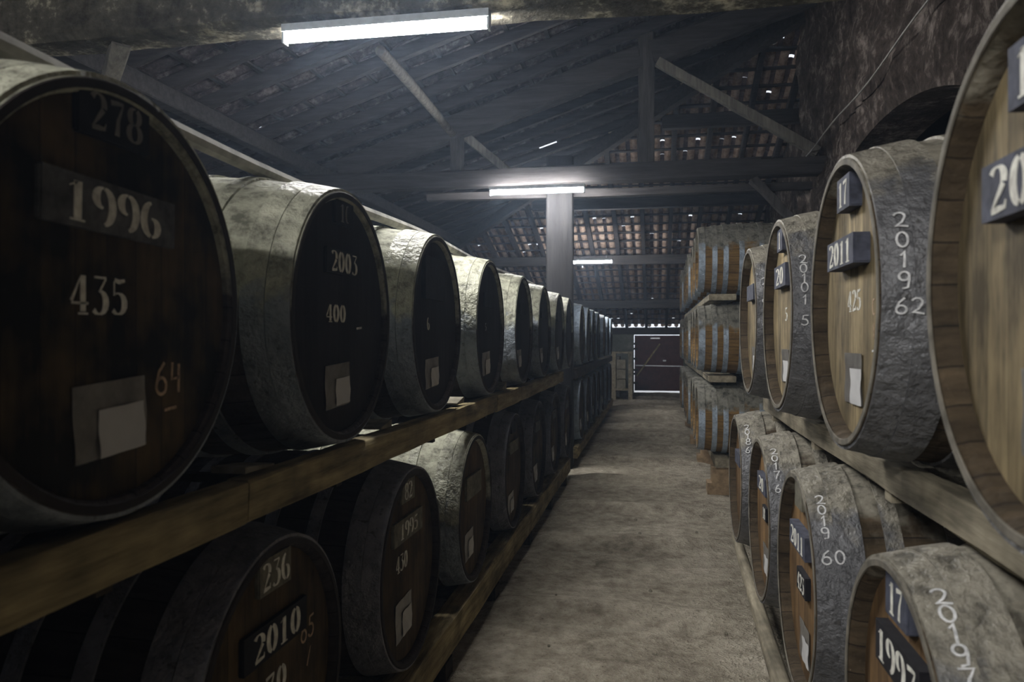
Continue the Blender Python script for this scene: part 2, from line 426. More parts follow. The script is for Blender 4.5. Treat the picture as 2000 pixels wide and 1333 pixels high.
def label_(t, u=-.03, v=-.235, w=.19, h=.145, tilt=0., slip=(.35, -.30, .6, .62)):
    from mathutils import Matrix
    rb, rc = t['rb'], t['recess']; rot = Matrix.Rotation(R(tilt), 3, 'X')
    n = 8; mb = MB(); v_ = []; f = []
    def sheet(mb, cu, cv, w, h, off, th, curl):
        v_ = []; f = []
        for k in (0, 1):
            for i in range(n+1):
                for j in range(n+1):
                    a, b = (i/n-.5)*w, (j/n-.5)*h
                    q = off+th*k+curl*(max(0, (i/n-.6))**2*(j/n))*8*w+.0015*math.sin(i*1.3+j)
                    p = rot @ Vector((q, cu+a, cv+b)); v_.append((-rc+p.x, u+p.y, rb+v+p.z))
        N = (n+1)**2
        for i in range(n):
            for j in range(n):
                a = i*(n+1)+j; f.append((a, a+n+1, a+n+2, a+1)); f.append((N+a, N+a+1, N+a+n+2, N+a+n+1))
        for i in range(n):
            f.append((i, i+1, N+i+1, N+i)); a = n*(n+1)+i; f.append((a, N+a, N+a+1, a+1))
            a = i*(n+1); f.append((a, N+a, N+a+n+1, a+n+1)); a += n; f.append((a, a+n+1, N+a+n+1, N+a))
        mb.add(v_, f)
    sheet(mb, 0, 0, w, h, .003, .001, .012); o = obj('document_sleeve', mb, 'sleeve', t)
    mb = MB(); sheet(mb, w*slip[0]*.5, h*slip[1]*.5, w*slip[2], h*slip[3], .008, .0006, .0)
    obj('paper_slip', mb, 'paper', o)
    return o
def rim_text(t, chars, step_h, x0=.045, mat='chalk', name='chalk_numerals', rh=RH_, rb=RB_, L=LEN, off=.0105):
    """chalk written on the wide end hoop, on the flank that looks towards the near end of the aisle.
       chars: list of (text, angle in degrees above the horizontal)"""
    mb = MB(); s = 1.
    for tx, ang in chars:
        def put(a, b, w_):
            x = -(x0+a); r = prof_r(x, rb, rh, L)+off+w_
            th = R(ang)+b/r
            return (x, r*math.cos(th), rb+r*math.sin(th))
        g = glyph_mb(tx, CH, step_h, put, .72, .0015); mb.add(g.v, g.f)
    return obj(name, mb, mat, t, smooth=False)

LX, LLX, RX = -1.037, -1.042, .538
# --- left, upper row
GL = 'barrels of the upper row on the left'
def left_up(label, y, head='headBlack', seg=72, **k):
    return cask(label, LX, y, .081, 'L', 'L', GL, 'bodyL', 'hoopL', head, 'chimeL', .02, seg=seg, **k)
a = left_up('dark mottled barrel stencilled 1996 and 435, largest at left', 1.38, 'headDark', 96)
board(a, '278', -.013, .355, .21, .10, 'plate', .012, .75, ink='sleeve')
board(a, '1996', -.014, .174, .385, .098, 'plateGrey', .012, .80, -1.5, asp=.80)
stencil(a, '435', -.046, .005, .078)
stencil(a, '64', .169, -.165, .075, 'chalkO', CH, name='chalk_number'); stencil(a, '-', .175, -.235, .07, 'chalkO', CH, name='chalk_dash')
label_(a, -.017, -.235, .205, .146, 4, (.25, -.35, .66, .64))
a = left_up('black-headed barrel stencilled 2003 and 400', 2.52)
board(a, '1C', -.007, .35, .16, .08, 'plate', .012, .8, ink='sleeve')
board(a, '2003', -.005, .182, .30, .085, 'plate', .010, .85, asp=.72)
stencil(a, '400', -.055, .008, .062, asp=.8); stencil(a, '-', .15, -.041, .08, 'chalk', CH, name='chalk_dash')
label_(a, -.048, -.235, .20, .145, 3)
a = left_up('black-headed barrel with a dark board and a small 6', 3.67)
board(a, '', -.062, .211, .34, .2, 'plate', .02); stencil(a, '6', -.126, -.005, .062); label_(a, -.073, -.239, .22, .14, 3)
a = left_up('black-headed barrel with white label, second short of the one at the rail joint', 4.9, seg=64); label_(a, -.093, -.231, .22, .145, 3)
a['label'] = 'upper left barrel with black head and label, fourth from the front'
board(a, '', -.02, .17, .3, .09, 'plate', .012); stencil(a, '5', -.09, 0, .05, 'sleeve')
for i, (y, u) in enumerate(((6.19, -.18), (7.37, -.166), (8.56, -.093), (9.55, -.09))):
    a = left_up('upper left black-headed barrel, %s from the front' % ('fifth', 'sixth', 'seventh', 'eighth')[i] + (', just before the thick post' if i == 3 else ''), y, seg=56)
    board(a, '', -.02, .17, .3, .09, 'plate', .012)
    if i < 3: label_(a, u, -.23, .2, .14, 2)
FARU = [11.25, 12.38, 13.4, 14.5, 16.2, 17.6, 18.8]
ORD = ['first', 'second', 'third', 'fourth', 'fifth', 'sixth', 'seventh', 'eighth', 'ninth']
for i, y in enumerate(FARU):
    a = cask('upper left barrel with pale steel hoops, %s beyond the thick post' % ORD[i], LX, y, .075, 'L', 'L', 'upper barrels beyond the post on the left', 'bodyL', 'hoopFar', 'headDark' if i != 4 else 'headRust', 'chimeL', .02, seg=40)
for i, y in enumerate((.21, -.96)):  # out-of-frame barrels, added to block lamp light from the near rack
    left_up('unseen upper left barrel added for shade, nearer than the 1996 one, %s of two' % ('second', 'first')[i], y, seg=40)
# --- left, lower row
GLL = 'barrels of the lower row on the left'
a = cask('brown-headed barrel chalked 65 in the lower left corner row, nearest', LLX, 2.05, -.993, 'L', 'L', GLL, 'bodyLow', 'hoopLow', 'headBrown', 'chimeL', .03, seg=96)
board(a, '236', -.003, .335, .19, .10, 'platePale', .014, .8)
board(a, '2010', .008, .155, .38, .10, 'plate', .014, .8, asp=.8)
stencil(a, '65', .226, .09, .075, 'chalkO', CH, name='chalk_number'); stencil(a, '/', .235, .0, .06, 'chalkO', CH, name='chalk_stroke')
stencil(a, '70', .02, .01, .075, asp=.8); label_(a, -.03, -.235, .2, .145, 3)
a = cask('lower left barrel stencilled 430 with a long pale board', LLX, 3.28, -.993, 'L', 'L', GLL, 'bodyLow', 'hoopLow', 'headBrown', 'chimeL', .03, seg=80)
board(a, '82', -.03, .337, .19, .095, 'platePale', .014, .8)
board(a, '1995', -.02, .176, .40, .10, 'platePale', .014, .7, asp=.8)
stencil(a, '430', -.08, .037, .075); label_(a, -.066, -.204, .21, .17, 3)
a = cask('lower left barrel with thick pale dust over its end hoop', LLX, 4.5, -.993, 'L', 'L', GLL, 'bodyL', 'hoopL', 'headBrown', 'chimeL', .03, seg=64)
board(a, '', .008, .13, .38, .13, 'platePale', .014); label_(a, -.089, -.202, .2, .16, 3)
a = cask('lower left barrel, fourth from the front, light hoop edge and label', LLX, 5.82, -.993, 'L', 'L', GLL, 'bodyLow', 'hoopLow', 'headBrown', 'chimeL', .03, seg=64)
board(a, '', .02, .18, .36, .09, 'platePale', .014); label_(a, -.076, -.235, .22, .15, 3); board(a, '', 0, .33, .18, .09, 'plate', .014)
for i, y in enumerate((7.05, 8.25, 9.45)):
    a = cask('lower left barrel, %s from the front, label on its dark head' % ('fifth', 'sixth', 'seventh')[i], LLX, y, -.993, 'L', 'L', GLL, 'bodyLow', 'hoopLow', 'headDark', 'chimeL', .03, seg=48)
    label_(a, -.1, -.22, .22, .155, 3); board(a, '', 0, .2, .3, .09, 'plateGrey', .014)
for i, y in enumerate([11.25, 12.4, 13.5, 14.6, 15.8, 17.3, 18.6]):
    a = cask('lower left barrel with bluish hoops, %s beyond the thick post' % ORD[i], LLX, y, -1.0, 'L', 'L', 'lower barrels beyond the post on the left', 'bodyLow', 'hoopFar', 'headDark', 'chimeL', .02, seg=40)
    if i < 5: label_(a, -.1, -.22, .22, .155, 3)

for i, y in enumerate((.80, -.43)):  # unseen lower pair, added to keep the near lower row in shade
    cask('unseen lower left barrel added for shade, nearer than the 236 one, %s of two' % ('second', 'first')[i], LLX, y, -.993, 'L', 'L', GLL, 'bodyLow', 'hoopLow', 'headBrown', 'chimeL', .03, seg=40)
# --- right, upper row (heads sit deep inside the staves)
GR = 'barrels of the upper row on the right'
def right(label, y, hc, head, seg=80, g=GR): return cask(label, RX, y, hc, 'R', 'R', g, 'bodyR', 'hoopR', head, 'chimeR', .045, seg=seg)
a = right('large tan barrel cut by the right edge with a 20 board', 1.27, .109, 'headTan', 112)
board(a, '17', .0, .30, .17, .10, 'plateBlue', .035, .8); board(a, '2011', .0, .136, .37, .095, 'plateBlue', .035, .85, asp=.85)
stencil(a, '425', 0, .0, .065); label_(a, -.01, -.225, .19, .14)
a = right('tan barrel chalked 2019 62 on its hoop, boards 17 and 2011', 2.45, .109, 'headTan', 96)
board(a, '17', .0, .326, .16, .098, 'plateBlue', .035, .8); board(a, '2011', .0, .148, .33, .085, 'plateBlue', .045, .85, asp=.85)
stencil(a, '425', -.01, .008, .066, asp=.72); label_(a, -.01, -.224, .2, .15, 0, (.45, -.3, .6, .7))
stencil(a, 'C', .20, -.02, .05, 'chalkO', CH, name='chalk_mark'); stencil(a, '1', .20, -.085, .05, 'chalkO', CH, name='chalk_mark'); stencil(a, '-', .2, -.14, .05, 'chalk', CH, name='chalk_mark')
rim_text(a, [('2', 24.5), ('0', 17.5), ('1', 11), ('9', 4.5)], .046, .05); rim_text(a, [('62', -3.5)], .042, .060, name='chalk_number')
a = right('tan barrel chalked 2010 15 down its hoop, small 5 on head', 3.68, .109, 'headTan', 80)
board(a, '1', 0, .341, .15, .10, 'plateBlue', .03, .8); board(a, '20', 0, .178, .32, .10, 'plateBlue', .03, .8, asp=1.2)
stencil(a, '5', 0, .007, .065, asp=1.); label_(a, -.01, -.227, .2, .15)
rim_text(a, [('2', 29), ('0', 23.5), ('1', 18), ('0', 13), ('1', 6.5), ('5', -4)], .045, .045)
a = right('upper right barrel chalked 2 1 9 8, last before the stacks', 4.8, .109, 'headTan', 72)
rim_text(a, [('2', 28), ('1', 21.5), ('9', 12), ('8', -2)], .05, .045)
board(a, '', 0, .17, .32, .09, 'plateBlue', .03); label_(a, -.01, -.227, .2, .15)
# --- right, lower row
GRL = 'barrels of the lower row on the right'
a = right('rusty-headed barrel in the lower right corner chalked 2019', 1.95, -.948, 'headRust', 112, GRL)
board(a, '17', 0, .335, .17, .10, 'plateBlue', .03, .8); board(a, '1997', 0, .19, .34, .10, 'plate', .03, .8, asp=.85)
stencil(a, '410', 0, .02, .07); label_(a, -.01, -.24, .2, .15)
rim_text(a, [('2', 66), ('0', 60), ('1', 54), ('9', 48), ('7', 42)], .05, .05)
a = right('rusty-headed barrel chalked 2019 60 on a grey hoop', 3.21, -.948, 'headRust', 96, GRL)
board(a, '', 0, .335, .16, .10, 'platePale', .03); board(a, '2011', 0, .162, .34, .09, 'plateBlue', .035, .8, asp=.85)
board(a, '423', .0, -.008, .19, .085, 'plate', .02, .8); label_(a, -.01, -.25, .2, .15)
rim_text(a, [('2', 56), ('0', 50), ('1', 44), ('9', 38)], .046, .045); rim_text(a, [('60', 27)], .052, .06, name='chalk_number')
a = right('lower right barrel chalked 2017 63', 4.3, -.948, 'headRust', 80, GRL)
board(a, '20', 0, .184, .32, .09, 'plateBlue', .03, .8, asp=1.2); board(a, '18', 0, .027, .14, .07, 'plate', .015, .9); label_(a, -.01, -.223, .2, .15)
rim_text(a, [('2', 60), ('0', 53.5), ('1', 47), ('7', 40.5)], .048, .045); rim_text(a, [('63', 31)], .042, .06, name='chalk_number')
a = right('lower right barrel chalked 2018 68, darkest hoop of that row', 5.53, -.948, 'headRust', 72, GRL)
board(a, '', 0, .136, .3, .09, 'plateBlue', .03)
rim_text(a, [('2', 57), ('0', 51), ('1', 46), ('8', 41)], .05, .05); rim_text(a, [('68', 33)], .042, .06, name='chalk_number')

# --- right, three-high stacks further down the aisle
SY = [9.34+.93*i for i in range(8)]
TIER = [('bottom', -.905), ('middle', .02), ('top', .935)]
for tn, hc in TIER:
    for i, y in enumerate(SY):
        lab = ('dusty barrel with pale hoops in the %s tier, nearest stack on the right' % tn) if i == 0 else \
              ('right-hand barrel in the %s tier, %s stack from the camera' % (tn, ORD[i]))
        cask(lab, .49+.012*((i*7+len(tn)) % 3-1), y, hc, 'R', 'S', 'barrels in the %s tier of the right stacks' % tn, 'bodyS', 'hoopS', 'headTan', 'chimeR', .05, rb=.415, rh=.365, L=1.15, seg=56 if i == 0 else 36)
STK = SY
for n_, hc, names in (('upper', .4785, 'top'), ('lower', -.4425, 'middle')):
    for k, xx in enumerate((.74, 1.32)):
        mb = MB(); mb.beam((xx, 8.98, EYE+hc), (xx, 16.3, EYE+hc), .30, .068, seg=10, wob=.002, seed=k)
        tag(obj('support_plank', mb, 'railGrey'), 'thick plank under the %s tier of the right stacks, %s one' % (names, 'aisle-side' if k == 0 else 'wall-side'), 'plank', 'planks between the stack tiers')
for k, xx in enumerate((.74, 1.32)):
    mb = MB(); mb.beam((xx, 9.0, .368), (xx, 16.3, .368), .16, .11, seg=10, wob=.004, seed=k+4)
    tag(obj('support_beam', mb, 'railGrey'), 'low beam under the bottom tier of the right stacks, %s one' % ('aisle-side' if k == 0 else 'wall-side'), 'beam', 'beams under the stacks')
    for j, yy in enumerate((9.15, 11.3, 13.5, 15.7)):
        mb = MB(); mb.box((xx+.02, yy, .222), (.26, .22, .18)); mb.box((xx, yy+.01, .065), (.32, .26, .134))
        tag(obj('support_block', mb, 'brick', smooth=False), 'brick block pile under the %s low beam, %s from the near end' % ('aisle-side' if k == 0 else 'wall-side', ORD[j]), 'block', 'block piles under the stacks')

# ------------------------------------------------------------------ racks
def timber(name, label, cat, a, b, w, h, mat, seg=8, wob=.004, seed=1, group=None):
    mb = MB(); mb.beam(a, b, w, h, seg=seg, wob=wob, seed=seed); return tag(obj(name, mb, mat), label, cat, group)
zt = EYE-.357
timber('rack_rail', 'thick pine rail under the upper left barrels, nearest length', 'rail', (-1.085, -1.5, zt-.072), (-1.085, 1.875, zt-.072), .07, .116, 'rail', 14, .003, 1, 'rails of the left rack')
timber('rack_rail', 'pine rail under the upper left barrels beyond the joint', 'rail', (-1.085, 1.885, zt-.071), (-1.085, 5.15, zt-.071), .07, .112, 'rail', 12, .003, 2, 'rails of the left rack')
timber('rack_rail', 'pine rail under the fifth to seventh upper left barrels', 'rail', (-1.085, 5.16, zt-.073), (-1.085, 9.0, zt-.073), .07, .116, 'rail', 12, .004, 3, 'rails of the left rack')
timber('rack_rail', 'dark old rail under the upper left barrels beyond the post', 'rail', (-1.12, 10.6, zt-.105), (-1.12, 19.6, zt-.105), .14, .14, 'railDark', 16, .012, 4, 'rails of the left rack')
timber('rack_rail', 'rear rail behind the upper left barrels', 'rail', (-2.02, -1.5, zt-.097), (-2.02, 19.6, zt-.097), .10, .116, 'railDark', 16, .003, 5, 'rails of the left rack')
zl = EYE-1.447
timber('rack_rail', 'brown floor rail under the lower left barrels', 'rail', (-1.10, -.5, zl-.103), (-1.10, 9.6, zl-.103), .12, .18, 'rail', 20, .006, 6, 'rails of the left rack')
timber('rack_rail', 'far floor rail under the lower left barrels beyond the post', 'rail', (-1.10, 10.6, zl-.097), (-1.10, 19.6, zl-.097), .12, .16, 'rail', 16, .006, 7, 'rails of the left rack')
timber('rack_rail', 'rear floor rail behind the lower left barrels', 'rail', (-2.02, -.5, zl-.112), (-2.02, 19.6, zl-.112), .12, .17, 'railDark', 20, .006, 8, 'rails of the left rack')
for i, y in enumerate((.9, 2.67, 3.9, 5.15, 6.6, 8.0, 9.3)):        # sleepers carrying the floor rails, and rack posts between the barrels
    mb = MB(); mb.box((-1.6, y, .045), (1.1, .14, .09))
    tag(obj('sleeper', mb, 'railDark', smooth=False), 'dark sleeper block under the left floor rail, %s from the front' % ORD[i], 'sleeper', 'sleepers of the left rack')
for i, y in enumerate((1.44, 2.665, 3.89, 5.16, 6.43, 7.65, 8.85)):
    mb = MB(); mb.beam((-1.62, y, .10), (-1.62, y, zt-.16), .05, .05, up=(0, 1, 0)); mb.box((-1.59, y, zt-.16), (.92, .05, .03))
    tag(obj('rack_trestle', mb, 'railDark', smooth=False), 'dark trestle carrying the upper left rail, %s from the front' % ORD[i], 'trestle', 'trestles of the left rack')
# right rack
zr = EYE-.352
timber('rack_rail', 'heavy weathered rail under the upper right barrels', 'rail', (.735, -.3, zr-.066), (.735, 5.35, zr-.066), .07, .09, 'railGrey', 16, .006, 9, 'rails of the right rack')
timber('rack_rail', 'rear rail under the upper right barrels by the wall', 'rail', (1.50, -.3, zr-.066), (1.50, 5.35, zr-.066), .07, .09, 'railGrey', 16, .006, 10, 'rails of the right rack')
mb = MB(); mb.tube([(.50, 1.5, .262), (.52, 3.0, .27), (.555, 4.4, .268), (.60, 6.05, .262)], [.046, .044, .04, .036], 12)
tag(obj('floor_pole', mb, 'railGrey'), 'pale round pole lying along the foot of the lower right barrels', 'pole')
timber('rack_rail', 'low rail under the lower right barrels, aisle side', 'rail', (.80, .4, .255), (.80, 6.1, .255), .12, .12, 'railGrey', 12, .006, 11, 'rails of the right rack')
timber('rack_rail', 'low rail under the lower right barrels, wall side', 'rail', (1.45, .4, .255), (1.45, 6.1, .255), .12, .12, 'railGrey', 12, .006, 12, 'rails of the right rack')
for i, y in enumerate((1.35, 2.6, 3.78, 5.9)):
    mb = MB(); mb.box((1.13, y, .09), (.85, .13, .19))
    tag(obj('sleeper', mb, 'railGrey', smooth=False), 'grey sleeper under the low right rails, %s from the front' % ORD[i], 'sleeper', 'sleepers of the right rack')
for i, y in enumerate((1.33, 2.58, 3.75, 5.0)):
    mb = MB(); mb.beam((1.13, y, .19), (1.13, y, zr-.14), .07, .07, up=(0, 1, 0)); mb.box((1.14, y, zr-.13), (.86, .07, .035))
    tag(obj('rack_trestle', mb, 'railGrey', smooth=False), 'grey trestle carrying the upper right rail, %s from the front' % ORD[i], 'trestle', 'trestles of the right rack')
# wedges that stop the barrels rolling
def wedge(label, x, y, z, lx, ly, lz, mat, rz=0., g=None):
    mb = MB(); hx = lx/2
    mb.add([(-hx, -ly/2, 0), (hx, -ly/2, 0), (hx, ly/2, 0), (-hx, ly/2, 0), (-hx, -ly/2, lz), (hx, -ly/2, lz), (hx, ly/2, lz*.25), (-hx, ly/2, lz*.25)],
           [(0, 3, 2, 1), (4, 5, 6, 7), (0, 1, 5, 4), (2, 3, 7, 6), (1, 2, 6, 5), (0, 4, 7, 3)])
    o = obj('wooden_wedge', mb, mat, smooth=False); o.location = (x, y, z); o.rotation_euler = (0, 0, rz)
    return tag(o, label, 'wedge', g)
gw = 'wedges on the left rail'
wedge('pale wooden wedge on the left rail between the 1996 and 2003 barrels', -1.12, 1.98, zt, .10, .16, .018, 'block', 0, gw)
wedge('pale wooden wedge on the left rail just past the 2003 barrel', -1.12, 3.0, zt, .10, .13, .028, 'block', math.pi, gw)
wedge('pale wooden wedge on the left rail past the third upper barrel', -1.12, 4.22, zt, .10, .16, .032, 'block', math.pi, gw)
wedge('pale chunky wedge on the left rail past the fourth upper barrel', -1.12, 5.5, zt, .10, .16, .05, 'block', math.pi, gw)
gr = 'chocks of the right rack'
wedge('rough timber chock between the two nearest upper right barrels', .80, 1.86, zr-.025, .14, .16, .09, 'railDark', 0, gr)
wedge('rough timber chock between the 2019 62 and 2010 15 barrels', .80, 3.06, zr-.025, .14, .16, .08, 'railDark', 0, gr)
mb = MB(); mb.box((.80, 1.865, EYE+.16), (.22, .10, .17)); tag(obj('spacer_block', mb, 'lightwood', smooth=False), 'pale new wood block jammed between the two nearest upper right barrels', 'block', 'spacer blocks between barrels')
# dusty batten lying along the tops of the left barrels
mb = MB(); pts = []
for i in range(40):
    y = .55+i*8.0/39; pts.append((-1.32+.015*math.sin(y*2), y, EYE+.590+.012*math.sin(y*1.7)+(.004)))
mb.tube(pts, .026, 8)
tag(obj('dusty_pole', mb, 'dustwood'), 'long dust-white pole lying over the tops of the upper left barrels', 'pole')

# ------------------------------------------------------------------ setting: floor
def floor_z(x, y):
    n = noise.noise(Vector((x*.8, y*.8, 0)))*.02+noise.noise(Vector((x*3, y*3, 5)))*.010+noise.noise(Vector((x*9, y*9, 9)))*.005
    ph = y*2*math.pi/1.55+1.2*noise.noise(Vector((x*.6, y*.5, 3)))+.25*x
    ridge = max(0, math.sin(ph))**4*.07
    m = max(0., min(1., 1-abs((x+.15)/.95)**6)) if abs(x+.15) < .95 else 0
    return (n+ridge)*m*(.35+.65*min(1., max(0, y/8))) - .006*(1-m)
xs = [-9.1, -6, -4, -2.5, -1.6]+[-1.15+i*.05 for i in range(40)]+[1.0, 1.5, 2.0, 2.6, 3.2, 4.6]
ys = [-6+i*1. for i in range(7)]+[.5+i*.055 for i in range(int(25.9/.055))]
mb = MB(); v = [(x, y, floor_z(x, y)) for y in ys for x in xs]; nx = len(xs)
f = [(j*nx+i, j*nx+i+1, j*nx+nx+i+1, j*nx+nx+i) for j in range(len(ys)-1) for i in range(nx-1)]
mb.add(v, f); struct('floor', mb, 'floor', smooth=True)
mb = MB(); mb.box((0, 45, -.13), (60, 36.5, .1)); o = struct('trim_1', mb, 'outside')

# ------------------------------------------------------------------ setting: walls
def A(x): return EYE+4.15+.32*x      # left roof slope
def B(y): return EYE+8.34-.30*y       # roof slope of the far hip
def roofz(x, y): return min(A(x), B(y))
# stone wall on the right with its arch
def wallgrid(name, X, y0, y1, mat, hole=None, amp=.05, top=None, step=.09, thick=.5):
    mb = MB(); yc = []
    n = max(2, int((y1-y0)/step)); yc = [y0+(y1-y0)*i/n for i in range(n+1)]
    def base(y):
        if hole and abs(y-hole[0]) < hole[1]: return hole[2]+hole[3]*math.sqrt(max(0, 1-((y-hole[0])/hole[1])**2))
        return -.02
    segs = [(y0, y1)] if not hole else [(y0, hole[0]-hole[1]), (hole[0]-hole[1], hole[0]+hole[1]), (hole[0]+hole[1], y1)]
    for si, (a, b) in enumerate(segs):
        n = max(2, int((b-a)/step)); cols = []
        for i in range(n+1):
            y = a+(b-a)*i/n
            zb = (hole[2]+hole[3]*math.sqrt(max(0, 1-((y-hole[0])/hole[1])**2))) if (hole and si == 1) else -.02
            zt_ = roofz(X, y)+.05; col = []
            for j in range(45):
                z = zb+(zt_-zb)*j/44
                ed = 1.
                if hole and si == 1: ed = min(1, (z-zb)/.12)
                d = amp*ed*(noise.fractal(Vector((y*1.6, z*1.6, 2)), 1, 2, 5)*.9+.5*abs(noise.noise(Vector((y*5, z*5, 0)))))
                col.append((X-d, y, z))
            cols.append(col)
        N = 45; v = [p for c in cols for p in c]
        mb.add(v, [(i*N+j, i*N+j+1, (i+1)*N+j+1, (i+1)*N+j) for i in range(n) for j in range(N-1)])
        if hole and si == 1:
            v = []
            for c in cols: v += [c[0], (X+thick, c[0][1], c[0][2])]
            mb.add(v, [(2*i, 2*i+1, 2*i+3, 2*i+2) for i in range(n)])
    # back face so that the wall is solid
    if hole:
        for a, b, zb in ((y0, hole[0]-hole[1], 0), (hole[0]+hole[1], y1, 0)):
            mb.add([(X+thick, a, 0), (X+thick, b, 0), (X+thick, b, 6.6), (X+thick, a, 6.6)], [(0, 1, 2, 3)])
        for yy in (hole[0]-hole[1], hole[0]+hole[1]):
            mb.add([(X, yy, 0), (X+thick, yy, 0), (X+thick, yy, hole[2]), (X, yy, hole[2])], [(0, 1, 2, 3)])
        n = 24; v = []
        for i in range(n+1):
            y = hole[0]-hole[1]+2*hole[1]*i/n; zb = hole[2]+hole[3]*math.sqrt(max(0, 1-((y-hole[0])/hole[1])**2))
            v += [(X+thick, y, zb), (X+thick, y, 6.6)]
        mb.add(v, [(2*i, 2*i+1, 2*i+3, 2*i+2) for i in range(n)])
    mb.add([(X-.01, y1, 0), (X+thick, y1, 0), (X+thick, y1, roofz(X, y1)), (X-.01, y1, roofz(X, y1))], [(0, 1, 2, 3)])
    return mb
WX = 2.03
struct('wall_right', wallgrid('w', WX, -6, 11.6, 'stone', (7.6, 2.8, EYE+.9, 1.11), .10), 'stone', smooth=True)
struct('wall_right_far', wallgrid('w', 2.45, 11.6, 26.2, 'stone', None, .05), 'stone', smooth=True)
mb = MB(); mb.box((5.3, 7.6, 2.5), (.2, 8, 5.2)); mb.box((3.9, 3.6, 2.5), (2.8, .2, 5.2)); mb.box((3.9, 11.7, 2.5), (2.8, .2, 5.2)); mb.box((3.9, 7.6, 5.1), (2.8, 8.2, .2))
mb.box((3.9, 7.6, -.05), (2.8, 8.2, .1)); struct('wall_side_room', mb, 'darkWall')
mb = MB(); mb.box((3.3, 9.9, 1.6), (.35, .9, 3.2)); struct('trim_2', mb, 'stone')
mb = MB(); mb.box((-9.2, 10, 1.2), (.2, 32.6, 2.9)); struct('wall_left', mb, 'darkWall')
mb = MB(); mb.box((-3.3, -6.1, 3.2), (12, .2, 6.6)); struct('wall_back', mb, 'darkWall')
# far wall with the doorway, light showing round the door leaf and under the eaves
DX0, DX1, DZ = -.70, .90, EYE+.165
mb = MB(); T = EYE+.175
for (x0, x1, z0, z1) in ((-9.2, DX0, -.1, T), (DX1, 2.6, -.1, T), (DX0, DX1, DZ, T)):
    mb.box(((x0+x1)/2, 26.2, (z0+z1)/2), (x1-x0, .35, z1-z0))
struct('wall_far', mb, 'wallfar')
mb = MB(); mb.beam((-9.2, 26.14, EYE+.28), (2.6, 26.14, EYE+.28), .22, .21, seg=8, wob=.01); struct('trim_3', mb, 'beam')
dr = MB(); dr.box(((DX0+DX1)/2+.012, 26.12, .065+(DZ-.02-.065)/2), (DX1-DX0-.024, .05, DZ-.02-.065))
door = struct('door_1', dr, 'door')
mb = MB(); mb.beam((-.60, 26.06, .55), (.15, 26.06, 1.62), .05, .05, up=(0, 1, 0)); obj('brace', mb, 'rail', door)
mb = MB(); mb.beam((-.64, 26.05, .90), (.86, 26.05, .88), .03, .035); obj('bar', mb, 'steel', door)
mb = MB(); mb.box((0, 26.08, 1.80), (.30, .02, .04)); mb.box((.30, 26.08, 1.06), (.10, .03, .04)); obj('latch', mb, 'steel', door, False)
mb = MB()
for z in (.32, .62, .75, 1.12, 1.45, 1.62): mb.box((DX0+.05, 26.085, z), (.16, .02, .07))
obj('hinge', mb, 'railDark', door, False)

# ------------------------------------------------------------------ setting: roof
ridge_x = 2.6
rnd = random.Random(7)
HOLES = [(-2.05, 14.24), (-2.3, 14.5), (1.8, 12.6), (-4.6, 18.6), (-1.9, 21.5)]
def tile_strip(mb, o, ux, uy, un, w, l, lift, th=.014, cup=.035):
    """one curved clay tile: origin o, ux across, uy up the slope, un away from the room"""
    n = 5; v = []
    for k in (0, 1):
        for e, s in ((0, 0), (1, 1)):
            for i in range(n+1):
                t = i/n-.5; hgt = cup*math.cos(t*math.pi)+lift*(1-s)
                v.append(o+ux*(t*w)+uy*(l*s)+un*(hgt+th*k))
    m = n+1; f = []
    for i in range(n):
        f.append((i, i+1, m+i+1, m+i)); f.append((2*m+i, 3*m+i, 3*m+i+1, 2*m+i+1))
        f.append((i, 2*m+i, 2*m+i+1, i+1)); f.append((m+i, m+i+1, 3*m+i+1, 3*m+i))
    f.append((0, m, 3*m, 2*m)); f.append((n, 2*m+n, 3*m+n, m+n))
    mb.add(v, f)
TW, TL = .222, .42
PW, SLIP, CO, CW = .165, .010, .054, .195
sA = math.atan(.32); sB = math.atan(.30)
uyA = Vector((math.cos(sA), 0, math.sin(sA))); unA = Vector((-math.sin(sA), 0, math.cos(sA)))
uyB = Vector((0, -math.cos(sB), math.sin(sB))); unB = Vector((0, math.sin(sB), math.cos(sB)))
def tile_pair(mb, o, ux, uy, un, l, vis, mb2=None):
    """a channel tile bulging into the room and the cover tile over the joint beside it"""
    j = uy*(rnd.uniform(-.025, .025) if vis else 0)
    tile_strip(mb, o+j+un*.052, ux, uy, un, PW*rnd.uniform(.95, 1.03), l, -.018, .012, -.042)
    slip = .085 if vis and rnd.random() < SLIP else 0
    tile_strip(mb2 if mb2 is not None else mb, o+ux*(TW/2)+uy*(rnd.uniform(-.02, .02)+slip)+un*CO, ux, uy, un, CW, l, .012+rnd.uniform(0, .01), .012, .040)
mb = MB()
nrow = int(11.8/(TL*math.cos(sA)))
for r in range(nrow):
    x = -9.35+r*TL*math.cos(sA); y = -6.2
    while y < 27:
        if A(x) < B(y)+.10:
            if not any(abs(x-h[0]) < .2 and abs(y-h[1]) < .12 for h in HOLES):
                tile_pair(mb, Vector((x, y, A(x)+.03)), Vector((0, 1, 0)), uyA, unA, TL*1.10, x > -5.8)
        y += TW
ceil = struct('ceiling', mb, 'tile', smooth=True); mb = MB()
TLB = .48; PW, SLIP, CO, CW = .140, .13, .075, .175; cov = MB()
rowsB = int(17/(TLB*math.cos(sB)))
for r in range(rowsB):
    y = 26.45-r*TLB*math.cos(sB); x = -9.3
    while x < 2.65:
        if B(y) < A(x)+.10:
            if not any(abs(x-h[0]) < .12 and abs(y-h[1]) < .2 for h in HOLES):
                tile_pair(mb, Vector((x, y, B(y)+.03)), Vector((1, 0, 0)), uyB, unB, TLB*1.07, True, cov)
        x += TW
